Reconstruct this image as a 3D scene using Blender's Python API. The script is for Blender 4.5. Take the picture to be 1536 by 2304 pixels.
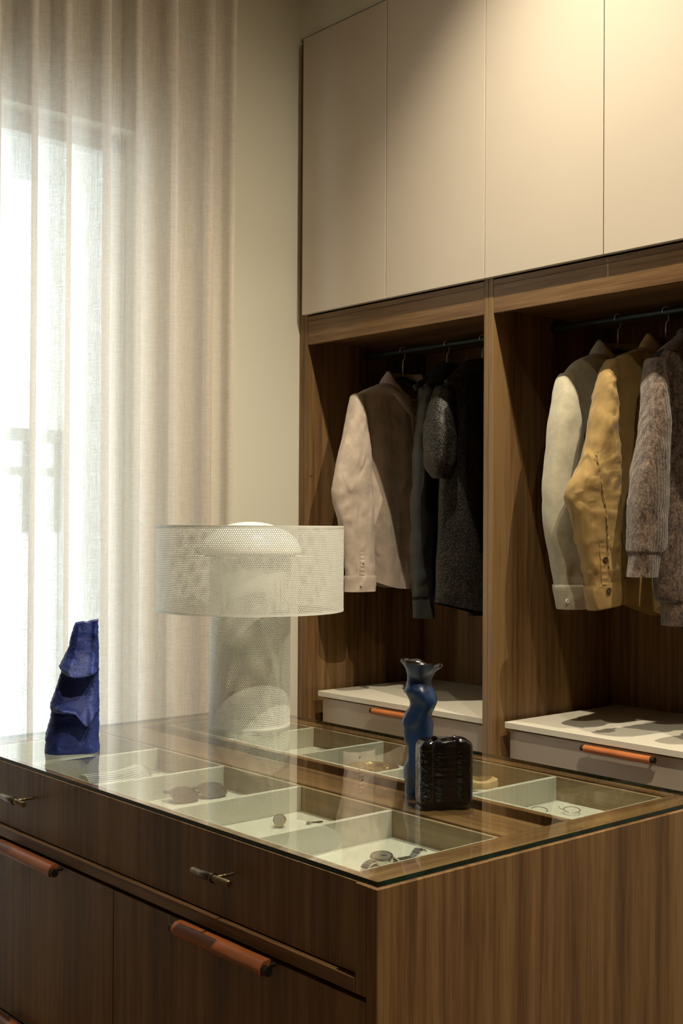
import bpy, bmesh, math, random
from mathutils import Vector, Matrix, noise
random.seed(7)
SC = bpy.context.scene
for o in list(bpy.data.objects):
    bpy.data.objects.remove(o)
COL = SC.collection
PI = math.pi

# ------------------------------------------------------------------ camera
EYE = 1.478
yaw, pitch, roll = 0.85764, 0.01093, 0.00566
fw = Vector((-math.sin(yaw) * math.cos(pitch), math.cos(yaw) * math.cos(pitch), math.sin(pitch)))
rt = Vector((math.cos(yaw), math.sin(yaw), 0)); up = rt.cross(fw)
rt, up = rt * math.cos(roll) + up * math.sin(roll), up * math.cos(roll) - rt * math.sin(roll)
cd = bpy.data.cameras.new('camera'); cam = bpy.data.objects.new('camera', cd); COL.objects.link(cam)
m = Matrix((rt, up, -fw)).transposed().to_4x4(); m.translation = Vector((3.53507, -2.87407, EYE))
cam.matrix_world = m
cd.sensor_fit = 'HORIZONTAL'; cd.sensor_width = 36; cd.lens = 2736.92 * 36 / 1536
cd.clip_start = 0.05; cd.clip_end = 100
SC.camera = cam

# ------------------------------------------------------------------ world, exposure
w = bpy.data.worlds.new('world'); SC.world = w; w.use_nodes = True
bg = w.node_tree.nodes['Background']
bg.inputs[0].default_value = (0.84, 0.93, 1.0, 1); bg.inputs[1].default_value = 3.0
SC.view_settings.view_transform = 'Standard'; SC.view_settings.look = 'None'
SC.view_settings.exposure = 0.45; SC.view_settings.gamma = 1.0
SC.view_settings.use_curve_mapping = False
SC.cycles.max_bounces = 6; SC.cycles.transparent_max_bounces = 24
SC.cycles.transmission_bounces = 6; SC.cycles.diffuse_bounces = 3; SC.cycles.glossy_bounces = 4
SC.cycles.caustics_reflective = False; SC.cycles.caustics_refractive = False
SC.cycles.sample_clamp_indirect = 4.0
SC.cycles.use_adaptive_sampling = True; SC.cycles.adaptive_threshold = 0.06
SC.cycles.time_limit = 1000
SPOT_COLOR = (1.0, 0.90, 0.69)
# x, y, watts, beam angle, where
SPOTS = [(1.32, -0.60, 235, 86, 'ceiling in front of the paired pale doors'),
         (2.80, -0.55, 175, 158, 'ceiling past the end of the wardrobe'),
         (3.20, -1.69, 265, 116, 'ceiling above the near end of the island')]
CEIL = 4.10
# daylight portal filling the window opening (guides sky sampling only)
pl = bpy.data.lights.new('window_portal', 'AREA'); pl.shape = 'RECTANGLE'; pl.size = 1.25; pl.size_y = 2.73
pl.cycles.is_portal = True
po = bpy.data.objects.new('window_portal', pl); COL.objects.link(po)
po.location = (-0.24, -1.325, 1.445); po.rotation_euler = (PI / 2, 0, -PI / 2)
po['kind'] = 'helper'

# ------------------------------------------------------------------ object helpers
def setp(o, label=None, cat=None, group=None, kind=None):
    if label: o['label'] = label
    if cat: o['category'] = cat
    if group: o['group'] = group
    if kind: o['kind'] = kind
    return o
def thing(name, label, cat, loc=(0, 0, 0), group=None):
    o = bpy.data.objects.new(name, None); COL.objects.link(o)
    o.location = loc; o.empty_display_size = 0.05
    return setp(o, label, cat, group)
def link(name, me, mat, parent=None, smooth=None):
    o = bpy.data.objects.new(name, me); COL.objects.link(o)
    if mat is not None and not me.materials: me.materials.append(mat)
    if smooth is True:
        me.polygons.foreach_set('use_smooth', [True] * len(me.polygons))
    elif smooth:
        me.polygons.foreach_set('use_smooth', [True] * len(me.polygons))
        me.set_sharp_from_angle(angle=math.radians(smooth))
    if parent is not None:
        o.parent = parent
        q = parent; off = Vector((0, 0, 0))
        while q is not None:
            off += Vector(q.location); q = q.parent
        o.location = -off if parent.type == 'EMPTY' and parent.parent is None else (0, 0, 0)
        if parent.type != 'EMPTY':
            o.location = (0, 0, 0)
    return o
def mesh(vs, fs):
    me = bpy.data.meshes.new('m'); me.from_pydata([tuple(v) for v in vs], [], fs); me.update(); return me
class B:
    """collects shapes in world coordinates, builds one mesh"""
    def __init__(s): s.v = []; s.f = []
    def add(s, vs, fs):
        k = len(s.v); s.v += [Vector(v) for v in vs]; s.f += [[i + k for i in f] for f in fs]; return s
    def box(s, x0, x1, y0, y1, z0, z1, c=0.0):
        c = min(c, (x1 - x0) * .3, (y1 - y0) * .3, (z1 - z0) * .3)
        if c <= 0:
            v = [(x, y, z) for x in (x0, x1) for y in (y0, y1) for z in (z0, z1)]
            f = [(0, 1, 3, 2), (4, 6, 7, 5), (0, 4, 5, 1), (2, 3, 7, 6), (0, 2, 6, 4), (1, 5, 7, 3)]
            return s.add(v, f)
        bm = bmesh.new(); bmesh.ops.create_cube(bm, size=1)
        for q in bm.verts:
            q.co = Vector(((x0 + x1) / 2 + q.co.x * (x1 - x0), (y0 + y1) / 2 + q.co.y * (y1 - y0), (z0 + z1) / 2 + q.co.z * (z1 - z0)))
        bmesh.ops.bevel(bm, geom=bm.edges[:], offset=c, segments=1, affect='EDGES')
        bm.verts.index_update()
        v = [q.co.copy() for q in bm.verts]; f = [[q.index for q in fc.verts] for fc in bm.faces]; bm.free()
        return s.add(v, f)
    def rings(s, R, cap0=True, cap1=True, closed=True):
        n = len(R[0]); vs = [p for r in R for p in r]; fs = []
        for i in range(len(R) - 1):
            for j in range(n if closed else n - 1):
                a, b = i * n + j, i * n + (j + 1) % n
                fs.append((a, b, b + n, a + n))
        if cap0: fs.append(list(range(n))[::-1])
        if cap1: fs.append(list(range((len(R) - 1) * n, len(R) * n)))
        return s.add(vs, fs)
    def tube(s, path, r, n=12, cap=True):
        P = [Vector(p) for p in path]; rr = r if hasattr(r, '__len__') else [r] * len(P); R = []
        u = None
        for i, p in enumerate(P):
            t = (P[min(i + 1, len(P) - 1)] - P[max(i - 1, 0)]).normalized()
            if u is None:
                u = t.cross(Vector((0, 0, 1)))
                if u.length < 1e-3: u = t.cross(Vector((0, 1, 0)))
            u = (u - t * u.dot(t)).normalized(); v = t.cross(u)
            R.append([p + (u * math.cos(2 * PI * k / n) + v * math.sin(2 * PI * k / n)) * rr[i] for k in range(n)])
        return s.rings(R, cap, cap)
    def lathe(s, c, prof, n=48, cap0=True, cap1=True):
        c = Vector(c)
        return s.rings([[c + Vector((r * math.cos(2 * PI * k / n), r * math.sin(2 * PI * k / n), z)) for k in range(n)] for r, z in prof], cap0, cap1)
    def torus(s, c, nrm, R, r, n=32, k=8, squash=1.0):
        nrm = Vector(nrm).normalized(); a = nrm.orthogonal().normalized(); b = nrm.cross(a); c = Vector(c)
        ring = []
        for i in range(n):
            t = 2 * PI * i / n; d = a * math.cos(t) + b * math.sin(t)
            ring.append([c + d * R + d * r * math.cos(2 * PI * j / k) + nrm * r * squash * math.sin(2 * PI * j / k) for j in range(k)])
        ring.append(ring[0])
        return s.rings(ring, False, False)
    def build(s, name, mat, parent=None, smooth=None):
        return link(name, mesh(s.v, s.f), mat, parent, smooth)
def struct(name, b, mat, smooth=None):
    return setp(b.build(name, mat, None, smooth), kind='structure')
def fbm(p, s, o=3):
    return noise.fractal(Vector(p) * s, 1.0, 2.0, o)

# ------------------------------------------------------------------ materials
MATS = {}
def nt(name):
    mt = bpy.data.materials.new(name); mt.use_nodes = True; t = mt.node_tree
    return mt, t, t.nodes['Principled BSDF'], t.nodes['Material Output']
def N(t, typ, **kw):
    n = t.nodes.new(typ)
    for k, v in kw.items():
        if k.startswith('i_'): n.inputs[k[2:].replace('_', ' ')].default_value = v
        else: setattr(n, k, v)
    return n
def coords(t, scale=(1, 1, 1), rot=(0, 0, 0)):
    tc = N(t, 'ShaderNodeTexCoord'); mp = N(t, 'ShaderNodeMapping')
    mp.inputs['Scale'].default_value = scale; mp.inputs['Rotation'].default_value = rot
    t.links.new(tc.outputs['Object'], mp.inputs['Vector']); return mp.outputs['Vector']
def ramp(t, fac, stops):
    r = N(t, 'ShaderNodeValToRGB'); e = r.color_ramp.elements
    while len(e) > 2: e.remove(e[-1])
    for i, (p, c) in enumerate(stops):
        if i < 2: e[i].position = p; e[i].color = (*c, 1)
        else: q = e.new(p); q.color = (*c, 1)
    t.links.new(fac, r.inputs['Fac']); return r.outputs['Color']
def nz(t, vec, scale, detail=3, rough=.55, dist=0.0):
    n = N(t, 'ShaderNodeTexNoise'); n.inputs['Scale'].default_value = scale; n.inputs['Detail'].default_value = detail
    n.inputs['Roughness'].default_value = rough; n.inputs['Distortion'].default_value = dist
    t.links.new(vec, n.inputs['Vector']); return n.outputs['Fac']
def bump(t, h, bs, strength, dist=.002):
    b = N(t, 'ShaderNodeBump'); b.inputs['Strength'].default_value = strength; b.inputs['Distance'].default_value = dist
    t.links.new(h, b.inputs['Height']); t.links.new(b.outputs['Normal'], bs.inputs['Normal']); return b
def plain(name, c, rough=.5, metal=0.0, var=.06, vs=6, bs=0, bstr=.2, bd=.001, stretch=(1, 1, 1), spec=.5, sheen=0, coat=0, detail=3):
    mt, t, p, out = nt(name)
    v = coords(t, stretch)
    a = tuple(max(0, x * (1 - var)) for x in c); b = tuple(min(1, x * (1 + var)) for x in c)
    t.links.new(ramp(t, nz(t, v, vs, 1 if var <= .02 else 3), [(.35, a), (.65, b)]), p.inputs['Base Color'])
    p.inputs['Roughness'].default_value = rough; p.inputs['Metallic'].default_value = metal
    p.inputs['Specular IOR Level'].default_value = spec
    if sheen: p.inputs['Sheen Weight'].default_value = sheen; p.inputs['Sheen Roughness'].default_value = .5
    if coat: p.inputs['Coat Weight'].default_value = coat; p.inputs['Coat Roughness'].default_value = .08
    if bs: bump(t, nz(t, v, bs, detail), p, bstr, bd)
    MATS[name] = mt; return mt
def wood(name, grain, dark, mid, light, rough=.42, k=1.0):
    """veneer, straight grain along one axis ('x','y','z')"""
    mt, t, p, out = nt(name)
    s = [1, 1, 1]; s['xyz'.index(grain)] = .035
    v = coords(t, tuple(s))
    f1 = nz(t, v, 9 * k, 2, .5, .4); f2 = nz(t, v, 55 * k, 4, .6, .2); f3 = nz(t, v, 260 * k, 2, .6)
    mx = N(t, 'ShaderNodeMath', operation='MULTIPLY_ADD'); t.links.new(f2, mx.inputs[0]); mx.inputs[1].default_value = .55; 
    m1 = N(t, 'ShaderNodeMath', operation='MULTIPLY'); t.links.new(f1, m1.inputs[0]); m1.inputs[1].default_value = .55
    t.links.new(m1.outputs[0], mx.inputs[2])
    m2 = N(t, 'ShaderNodeMath', operation='MULTIPLY_ADD'); t.links.new(f3, m2.inputs[0]); m2.inputs[1].default_value = .26; 
    t.links.new(mx.outputs[0], m2.inputs[2])
    t.links.new(ramp(t, m2.outputs[0], [(.50, dark), (.80, light), (.64, mid)]), p.inputs['Base Color'])
    p.inputs['Roughness'].default_value = rough; p.inputs['Specular IOR Level'].default_value = .4
    bump(t, f2, p, .08, .001)
    MATS[name] = mt; return mt
WD = ((.074, .034, .012), (.158, .081, .030), (.255, .148, .062))
light_wood = wood('pale_edge_veneer', 'x', (.26, .18, .10), (.34, .25, .15), (.42, .32, .20))
wood_v = wood('walnut_vertical', 'z', *WD); wood_h = wood('walnut_along', 'x', *WD); wood_y = wood('walnut_across', 'y', *WD)
wall_m = plain('wall_paint', (.74, .70, .58), .85, var=.015, vs=2, bs=260, bstr=.05)
ceil_m = plain('ceiling_paint', (.74, .71, .62), .9, var=.01)
floor_m = wood('oak_floor', 'y', (.09, .06, .035), (.15, .10, .06), (.20, .14, .085), .5, .5)
door_m = plain('door_lacquer', (.63, .54, .445), .38, var=.01, vs=3, spec=.35)
counter_m = plain('counter_laminate', (.66, .60, .49), .5, var=.01, vs=3)
drawer_m = plain('drawer_lacquer', (.56, .46, .36), .45, var=.01, vs=3, spec=.35)
tray_m = plain('tray_white', (.54, .53, .46), .55, var=.015, vs=8)
dark_m = plain('shadow_gap_black', (.018, .013, .010), .7)
rail_m = plain('rail_gunmetal', (.030, .038, .040), .45, .4)
bronze_m = plain('aged_bronze', (.20, .15, .08), .42, 1.0, var=.25, vs=60, bs=400, bstr=.08)
bronze_d = plain('dark_bronze', (.10, .075, .045), .35, 1.0, var=.15, vs=60, bs=500, bstr=.3)
cap_m = plain('dark_cap', (.035, .028, .022), .4, .7)
leather_m = plain('tan_leather', (.46, .135, .030), .42, var=.18, vs=70, bs=500, bstr=.15, stretch=(.15, 1, 1))
leather_d = plain('cognac_leather', (.30, .088, .022), .38, var=.2, vs=60, bs=450, bstr=.15, stretch=(.15, 1, 1))
lampw_m = plain('white_powdercoat', (.86, .86, .80), .45, var=.01, bs=900, bstr=.03)
opal_m = plain('opal_white', (.86, .85, .80), .25, var=.005)
steel_m = plain('polished_steel', (.62, .60, .54), .18, 1.0, var=.04, vs=40)
gold_m = plain('polished_gold', (.80, .58, .22), .2, 1.0, var=.05, vs=40)
hook_m = plain('hook_chrome', (.90, .86, .78), .32, .85)
hang_m = plain('hanger_black', (.012, .010, .010), .6)
button_m = plain('horn_button', (.07, .045, .025), .3, var=.4, vs=200)
pearl_m = plain('shell_button', (.66, .58, .48), .3, var=.1, vs=200)
snap_m = plain('snap_steel_highlight', (.88, .88, .88), .3, .35, var=.02)  # bright highlight of the steel snap put into a near-white, mostly non-metal base
alu_m = plain('white_aluminium', (.80, .81, .82), .45)
ext_m = plain('exterior_render', (.80, .81, .80), .9, bs=60, bstr=.1)
ext_d = plain('exterior_metal', (.78, .80, .81), .6)

def glass_mat():
    mt, t, p, out = nt('clear_glass'); t.nodes.remove(p)
    tr = N(t, 'ShaderNodeBsdfTransparent'); tr.inputs[0].default_value = (.955, .975, .955, 1)
    gl = N(t, 'ShaderNodeBsdfGlossy'); gl.inputs['Roughness'].default_value = 0.0; gl.inputs[0].default_value = (1, 1, 1, 1)
    fr = N(t, 'ShaderNodeFresnel'); fr.inputs['IOR'].default_value = 1.52
    ge = N(t, 'ShaderNodeNewGeometry')
    iv = N(t, 'ShaderNodeMath', operation='SUBTRACT'); iv.inputs[0].default_value = 1; t.links.new(ge.outputs['Backfacing'], iv.inputs[1])
    # two surfaces of a pane reflect together: 2R/(1+R)
    a = N(t, 'ShaderNodeMath', operation='MULTIPLY'); t.links.new(fr.outputs[0], a.inputs[0]); a.inputs[1].default_value = 2
    b = N(t, 'ShaderNodeMath', operation='ADD'); t.links.new(fr.outputs[0], b.inputs[0]); b.inputs[1].default_value = 1
    d = N(t, 'ShaderNodeMath', operation='DIVIDE'); t.links.new(a.outputs[0], d.inputs[0]); t.links.new(b.outputs[0], d.inputs[1])
    g = N(t, 'ShaderNodeMath', operation='MULTIPLY'); t.links.new(d.outputs[0], g.inputs[0]); t.links.new(iv.outputs[0], g.inputs[1])
    mx = N(t, 'ShaderNodeMixShader'); t.links.new(g.outputs[0], mx.inputs[0])
    t.links.new(tr.outputs[0], mx.inputs[1]); t.links.new(gl.outputs[0], mx.inputs[2]); t.links.new(mx.outputs[0], out.inputs[0])
    return mt
glass_m = glass_mat()
def clear_under():
    mt, t, p, out = nt('glass_underside'); t.nodes.remove(p)
    tr = N(t, 'ShaderNodeBsdfTransparent'); tr.inputs[0].default_value = (.97, .99, .97, 1)
    t.links.new(tr.outputs[0], out.inputs[0]); return mt
under_m = clear_under()
edge_m = plain('glass_green_edge', (.004, .022, .014), .25, var=.5, vs=30, spec=.3)
def sheer_mat():
    mt, t, p, out = nt('sheer_linen'); t.nodes.remove(p)
    v = coords(t, (1, 1, 1))
    vh = coords(t, (30, 30, 420)); vv = coords(t, (420, 420, 14))
    h = nz(t, vh, 1.0, 3, .6, .6); s = nz(t, vv, 1.0, 2, .6)
    ad = N(t, 'ShaderNodeMath', operation='ADD'); t.links.new(h, ad.inputs[0]); t.links.new(s, ad.inputs[1])
    col = ramp(t, ad.outputs[0], [(.40, (.68, .57, .48)), (.60, (.84, .74, .64))])
    al = N(t, 'ShaderNodeMapRange'); t.links.new(ad.outputs[0], al.inputs[0])
    al.inputs[1].default_value = .75; al.inputs[2].default_value = 1.25; al.inputs[3].default_value = .34; al.inputs[4].default_value = .10
    df = N(t, 'ShaderNodeBsdfDiffuse'); tl = N(t, 'ShaderNodeBsdfTranslucent'); tr = N(t, 'ShaderNodeBsdfTransparent')
    t.links.new(col, df.inputs[0]); tl.inputs[0].default_value = (.82, .81, .79, 1)
    m1 = N(t, 'ShaderNodeMixShader'); m1.inputs[0].default_value = .36
    t.links.new(df.outputs[0], m1.inputs[1]); t.links.new(tl.outputs[0], m1.inputs[2])
    m2 = N(t, 'ShaderNodeMixShader'); t.links.new(al.outputs[0], m2.inputs[0])
    t.links.new(m1.outputs[0], m2.inputs[1]); t.links.new(tr.outputs[0], m2.inputs[2]); t.links.new(m2.outputs[0], out.inputs[0])
    return mt
sheer_m = sheer_mat()
def lamp_lens():
    mt, t, p, out = nt('downlight_lens')
    p.inputs['Base Color'].default_value = (.9, .9, .85, 1)
    p.inputs['Emission Color'].default_value = (*SPOT_COLOR, 1); p.inputs['Emission Strength'].default_value = 6
    return mt
lens_m = lamp_lens()

# ------------------------------------------------------------------ room shell
XW = -0.036; YB = 0.66; XE = 5.4; YF = -4.8
struct('floor', B().box(-.236, XE, YF, YB, -.06, 0), floor_m)
struct('ceiling', B().box(-.236, XE, YF, YB, CEIL, CEIL + .06), ceil_m)
WY0, WY1, WZ0, WZ1 = -1.95, -.70, .08, 2.81
struct('wall_left', B().box(XW - .2, XW, WY1, YB, 0, CEIL).box(XW - .2, XW, YF, WY0, 0, CEIL)
       .box(XW - .2, XW, WY0, WY1, WZ1, CEIL).box(XW - .2, XW, WY0, WY1, 0, WZ0), wall_m)
struct('wall_back', B().box(-.236, XE, YB, YB + .06, 0, CEIL), wall_m)
struct('wall_right', B().box(XE, XE + .06, YF, YB, 0, CEIL), wood_v)
struct('wall_front', B().box(-.236, XE, YF - .06, YF, 0, CEIL), wood_v)
struct('trim_1', B().box(XW, 1.86, -.004, YB, 3.312, CEIL), wall_m)['label'] = 'painted bulkhead over the wardrobe'
# window with frame, mullions and panes
wx0, wx1 = XW - .15, XW - .09
win = setp(B().box(wx0, wx1, WY0, WY1, WZ1 - .06, WZ1, .003).box(wx0, wx1, WY0, WY1, WZ0, WZ0 + .07, .003)
           .box(wx0, wx1, WY0, WY0 + .06, WZ0, WZ1, .003).box(wx0, wx1, WY1 - .06, WY1, WZ0, WZ1, .003)
           .build('window_1', alu_m), kind='structure')
for a, b in ((WY0 + .06, WY1 - .06),):
    pn = B().box(XW - .124, XW - .116, a, b, WZ0 + .07, WZ1 - .06).build('pane', under_m, win)
# balcony outside
struct('balcony_floor', B().box(-1.95, -.236, -3.6, .1, -.2, 0), ext_m)
struct('balcony_soffit', B().box(-1.95, -.236, -3.6, .3, 3.154, 3.4), ext_m)
struct('balcony_wall_side', B().box(-1.95, -.236, -.11, .1, 0, 3.154), ext_m)
def frosted():
    mt, t, p, out = nt('frosted_glass'); t.nodes.remove(p)
    a = N(t, 'ShaderNodeBsdfTranslucent'); a.inputs[0].default_value = (.93, .95, .95, 1); b = N(t, 'ShaderNodeBsdfTransparent')
    x = N(t, 'ShaderNodeMixShader'); x.inputs[0].default_value = .15
    t.links.new(a.outputs[0], x.inputs[1]); t.links.new(b.outputs[0], x.inputs[2]); t.links.new(x.outputs[0], out.inputs[0]); return mt
struct('balcony_parapet', B().box(-1.725, -1.715, -3.6, -.11, 0, 1.44), frosted())
rl = setp(B().box(-1.75, -1.69, -3.6, -.11, 1.86, 1.92, .004).build('balcony_railing', ext_d), 'grey metal railing on the balcony parapet beyond the curtain', 'railing')
B().box(-1.74, -1.70, -3.6, -.11, 1.70, 1.74, .004).build('lower_rail', ext_d, rl)
y = -3.5
while y < -.12:
    B().box(-1.735, -1.705, y, y + .035, 1.44, 1.86).build('baluster', ext_d, rl); y += .16

# ------------------------------------------------------------------ downlights
for i, (x, y, pw, beam, where) in enumerate(SPOTS):
    d = thing('downlight', 'small round recessed downlight in the ' + where, 'downlight', (x, y, CEIL - .012), 'recessed ceiling downlights')
    B().lathe((x, y, CEIL - .006), [(.036, 0), (.05, -.004), (.052, 0), (.052, .006)], 40, False, False).build('trim_ring', alu_m, d, 40)
    B().lathe((x, y, CEIL - .002), [(.0, 0), (.036, 0)], 40, False, False).build('lens', lens_m, d)
    l = bpy.data.lights.new('downlight_bulb', 'SPOT'); l.energy = pw; l.color = SPOT_COLOR
    l.spot_size = math.radians(beam); l.spot_blend = 1.0 if beam < 120 else .6; l.shadow_soft_size = .013
    lo = bpy.data.objects.new('downlight_bulb', l); COL.objects.link(lo); lo.parent = d; lo.location = (0, 0, -.005)

# ------------------------------------------------------------------ curtain
def curtain():
    rid = [-.43, -.533, -.688, -.82, -.935, -1.07, -1.185]
    while rid[-1] > -2.95: rid.append(rid[-1] - random.uniform(.11, .145))
    rid = rid[::-1]
    ns, nzr = 22, 60
    z0, z1 = .015, 4.04
    tops = [(r, random.uniform(-.012, .012), random.uniform(-.01, .01), random.uniform(.8, 1.15)) for r in rid]
    rows = []
    for iz in range(nzr + 1):
        z = z0 + (z1 - z0) * iz / nzr; h = (z1 - z) / (z1 - z0); line = []
        for k in range(len(rid) - 1):
            a, b = tops[k], tops[k + 1]
            for j in range(ns + (1 if k == len(rid) - 2 else 0)):
                q = j / ns
                ra = a[0] + a[1] * h; rb = b[0] + b[1] * h
                ph = 2 * PI * q; amp = (.043 + .005 * math.sin(k * 2.3 + h * 2)) * (a[3] * (1 - q) + b[3] * q)
                yy = ra + (rb - ra) * q + .010 * math.sin(2 * ph) - .012 * math.sin(ph)
                xx = .112 + amp * math.cos(ph) + .006 * h * math.sin(5 * h + k * 1.7) + .004 * fbm((xx0 := yy * 3, z * .8, k), 1, 2)
                line.append(Vector((xx, yy, z)))
        rows.append(line)
    n = len(rows[0]); vs = [p for r in rows for p in r]; fs = []
    for i in range(len(rows) - 1):
        for j in range(n - 1):
            a = i * n + j; fs.append((a, a + 1, a + n + 1, a + n))
    t = thing('curtain', 'floor-length sheer linen curtain hanging in soft pleats over the window', 'curtain', (.11, -1.7, 0))
    link('pleated_sheet', mesh(vs, fs), sheer_m, t, True)
    B().box(.09, .135, -2.99, -.40, 4.055, CEIL, .003).build('ceiling_track', alu_m, t)
    # heading tape carrying the sheet up to the track
    hb = []
    for p in rows[-1]: hb.append(p)
    vs = [p for p in hb] + [p + Vector((0, 0, .02)) for p in hb]
    link('heading_tape', mesh(vs, [(i, i + 1, i + 1 + n, i + n) for i in range(n - 1)]), sheer_m, t, True)
curtain()

# ------------------------------------------------------------------ wardrobe
def pull(parent, x0, x1, y, z, yface, mleather, flap, r=.0085):
    """bar pull along x, leather wrapped; caps at both ends and posts to the face"""
    g = B().tube([(x0, y, z), (x0 + .014, y, z)], r, 16).build('end_cap', cap_m, parent, 40)
    B().tube([(x1 - .014, y, z), (x1, y, z)], r, 16).build('end_cap', cap_m, parent, 40)
    for xx in (x0 + .022, x1 - .022):
        B().tube([(xx, y, z), (xx, yface, z)], .004, 10).build('post', cap_m, parent, 40)
    R = []
    a, b = x0 + .012, x1 - .012
    for i in range(9):
        x = a + (b - a) * i / 8; ring = []
        for k in range(24):
            t = 2 * PI * k / 24; rr = r + .0022
            py, pz = y + rr * math.cos(t), z + rr * math.sin(t)
            if flap and math.sin(t) > .25:   # leather tongue running up and back to the face
                q = (math.sin(t) - .25) / .75
                py = py + (yface - .006 - py) * q * (.55 if math.cos(t) > -.2 else .12)
                pz = pz + .004 * q
            ring.append((x, py + .0004 * math.sin(i * 1.9 + k), pz))
        R.append(ring)
    B().rings(R).build('leather_wrap', mleather, parent, 50)

def wardrobe(x0, x1, first, lab, dlabs):
    """x0, x1: outer faces of the carcass; opening inside 20 mm panels"""
    t = thing('wardrobe', lab, 'wardrobe', ((x0 + x1) / 2, .31, 0), 'wardrobe bays along the wall')
    p = .0195; TOP = 3.300
    B().box(x0, x0 + p, 0, .635, .0, TOP - .006, .001).build('side_panel', wood_v, t)
    B().box(x1 - p, x1, 0, .635, .0, TOP - .006, .001).build('side_panel', wood_v, t)
    if first: B().box(XW + .0005, x0 - .0005, .001, .03, .0, TOP - .006, .001).build('scribe_filler', wood_v, t)
    a, b = x0 + p, x1 - p
    B().box(a, b, .619, .634, .0, TOP - .006).build('back_panel', wood_v, t)
    B().box(a, b, .03, .618, 2.242, 2.262).build('shelf_panel', wood_h, t)
    B().box(a, b, .03, .618, TOP - .03, TOP - .008).build('top_panel', wood_h, t)
    B().box(a, b, .001, .022, 2.152, 2.240, .001).build('valance_board', wood_h, t)
    B().box(a, b, .0005, .030, 2.2405, 2.2585, .001).build('valance_edge', wood_h, t)
    B().box(a, b, .023, .6, 2.170, 2.20).build('lintel_shelf', wood_h, t)
    B().box(a, b, .05, .618, .0, .09).build('plinth', wood_h, t)
    dw = .46
    d0 = 0 if first else .92
    for k, dl in enumerate(dlabs):
        xa = d0 + k * dw
        ex = .0012 if k == 0 and not first else .0015
        dr = B().box(xa + ex, xa + dw - .0015, -.019, -.0005, EYE + .7848, TOP, .0012).build('door', door_m, t)
        dr['label'] = dl
    # hanging rail with its end sockets
    B().tube([(a, .30, 2.137), (b, .30, 2.137)], .0105, 20).build('hanging_rail', rail_m, t, 40)
    for xx in (a, b - .006):
        B().tube([(xx, .30, 2.137), (xx + .006, .30, 2.137)], .018, 24).build('rail_socket', rail_m, t, 40)
    if first:
        for zz in (2.118, 1.668, 1.30):
            B().tube([(a, .020, zz), (a + .003, .020, zz)], .006, 12).build('screw_cap', wood_v, t, 40)
    return t
wardrobe(-.0055, .9205, True, 'walnut wardrobe bay beside the window wall, with the pink shirt hanging inside',
         ('upper door next to the wall', 'upper door of the first bay nearer the middle'))
wardrobe(.9215, 1.8555, False, 'walnut wardrobe bay holding the mustard jacket and brown sweater',
         ('upper door of the second bay', 'upper door at the far side of the second bay'))

def chest(x0, x1, px0, px1, lab):
    t = thing('drawer_chest', lab, 'drawers', ((x0 + x1) / 2, .3, .09), 'drawer chests in the wardrobe')
    B().box(x0, x1, .03, .616, .842, .8618, .0012).build('countertop', counter_m, t)
    B().box(x0 + .012, x1 - .004, .075, .612, .0905, .841).build('carcass', dark_m, t)
    zs = [(.602, .8345), (.352, .596), (.095, .346)]
    for k, (a, b) in enumerate(zs):
        d = B().box(x0 + .004, x1 - .003, .051, .0745, a, b, .0012).build('drawer', drawer_m, t)
        if k == 0: pull(d, px0, px1, .022, .8245, .051, leather_m, False)
    return t
chest(.049, .900, .351, .616, 'pale drawer chest under the hanging pink shirt')
chest(.969, 1.835, 1.276, 1.532, 'pale drawer chest under the grey and mustard jackets')

# ------------------------------------------------------------------ hangers and garments
class G:
    """garment frame: v runs along the hanger (negative = room side), n towards the camera side"""
    def __init__(s, X, ang):
        a = math.radians(ang); s.o = Vector((X, .30, 0)); s.d = Vector((math.sin(a), math.cos(a), 0)); s.n = Vector((math.cos(a), -math.sin(a), 0))
    def P(s, n, v, z): return s.o + s.n * n + s.d * v + Vector((0, 0, z))
def hanger(g, lab, zt, half=.20):
    t = thing('coat_hanger', lab, 'hanger', g.P(0, 0, zt - .04), 'coat hangers on the wardrobe rails')
    path = []
    R = .0140
    for k in range(0, 15):   # hook over the rail
        q = math.radians(200 - k * 17.5)
        path.append(g.P(0, -R * math.cos(q) * -1, 2.1375 + R * math.sin(q)))
    path += [g.P(0, .010, 2.112), g.P(0, .001, 2.100), g.P(0, 0, 2.085), g.P(0, 0, zt - .006)]
    B().tube(path, .0021, 8).build('hook', hook_m, t, True)
    sh = []
    for k in range(25):
        q = k / 24 * 2 - 1
        sh.append(g.P(0, q * half, zt - .012 - .075 * abs(q) ** 1.35))
    B().tube(sh, [.007 + .004 * abs(k / 12 - 1) for k in range(25)], 12).build('shoulder_bar', hang_m, t, True)
    return t
def interp(rows, n):
    """resample rows (tuples) to n with Catmull-Rom"""
    out = []
    L = len(rows)
    for i in range(n):
        s = i / (n - 1) * (L - 1); k = min(int(s), L - 2); f = s - k
        p0, p1, p2, p3 = rows[max(k - 1, 0)], rows[k], rows[k + 1], rows[min(k + 2, L - 1)]
        out.append(tuple(.5 * (2 * b + (c - a) * f + (2 * a - 5 * b + 4 * c - d) * f * f + (3 * b - a - 3 * c + d) * f ** 3) for a, b, c, d in zip(p0, p1, p2, p3)))
    return out
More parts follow.
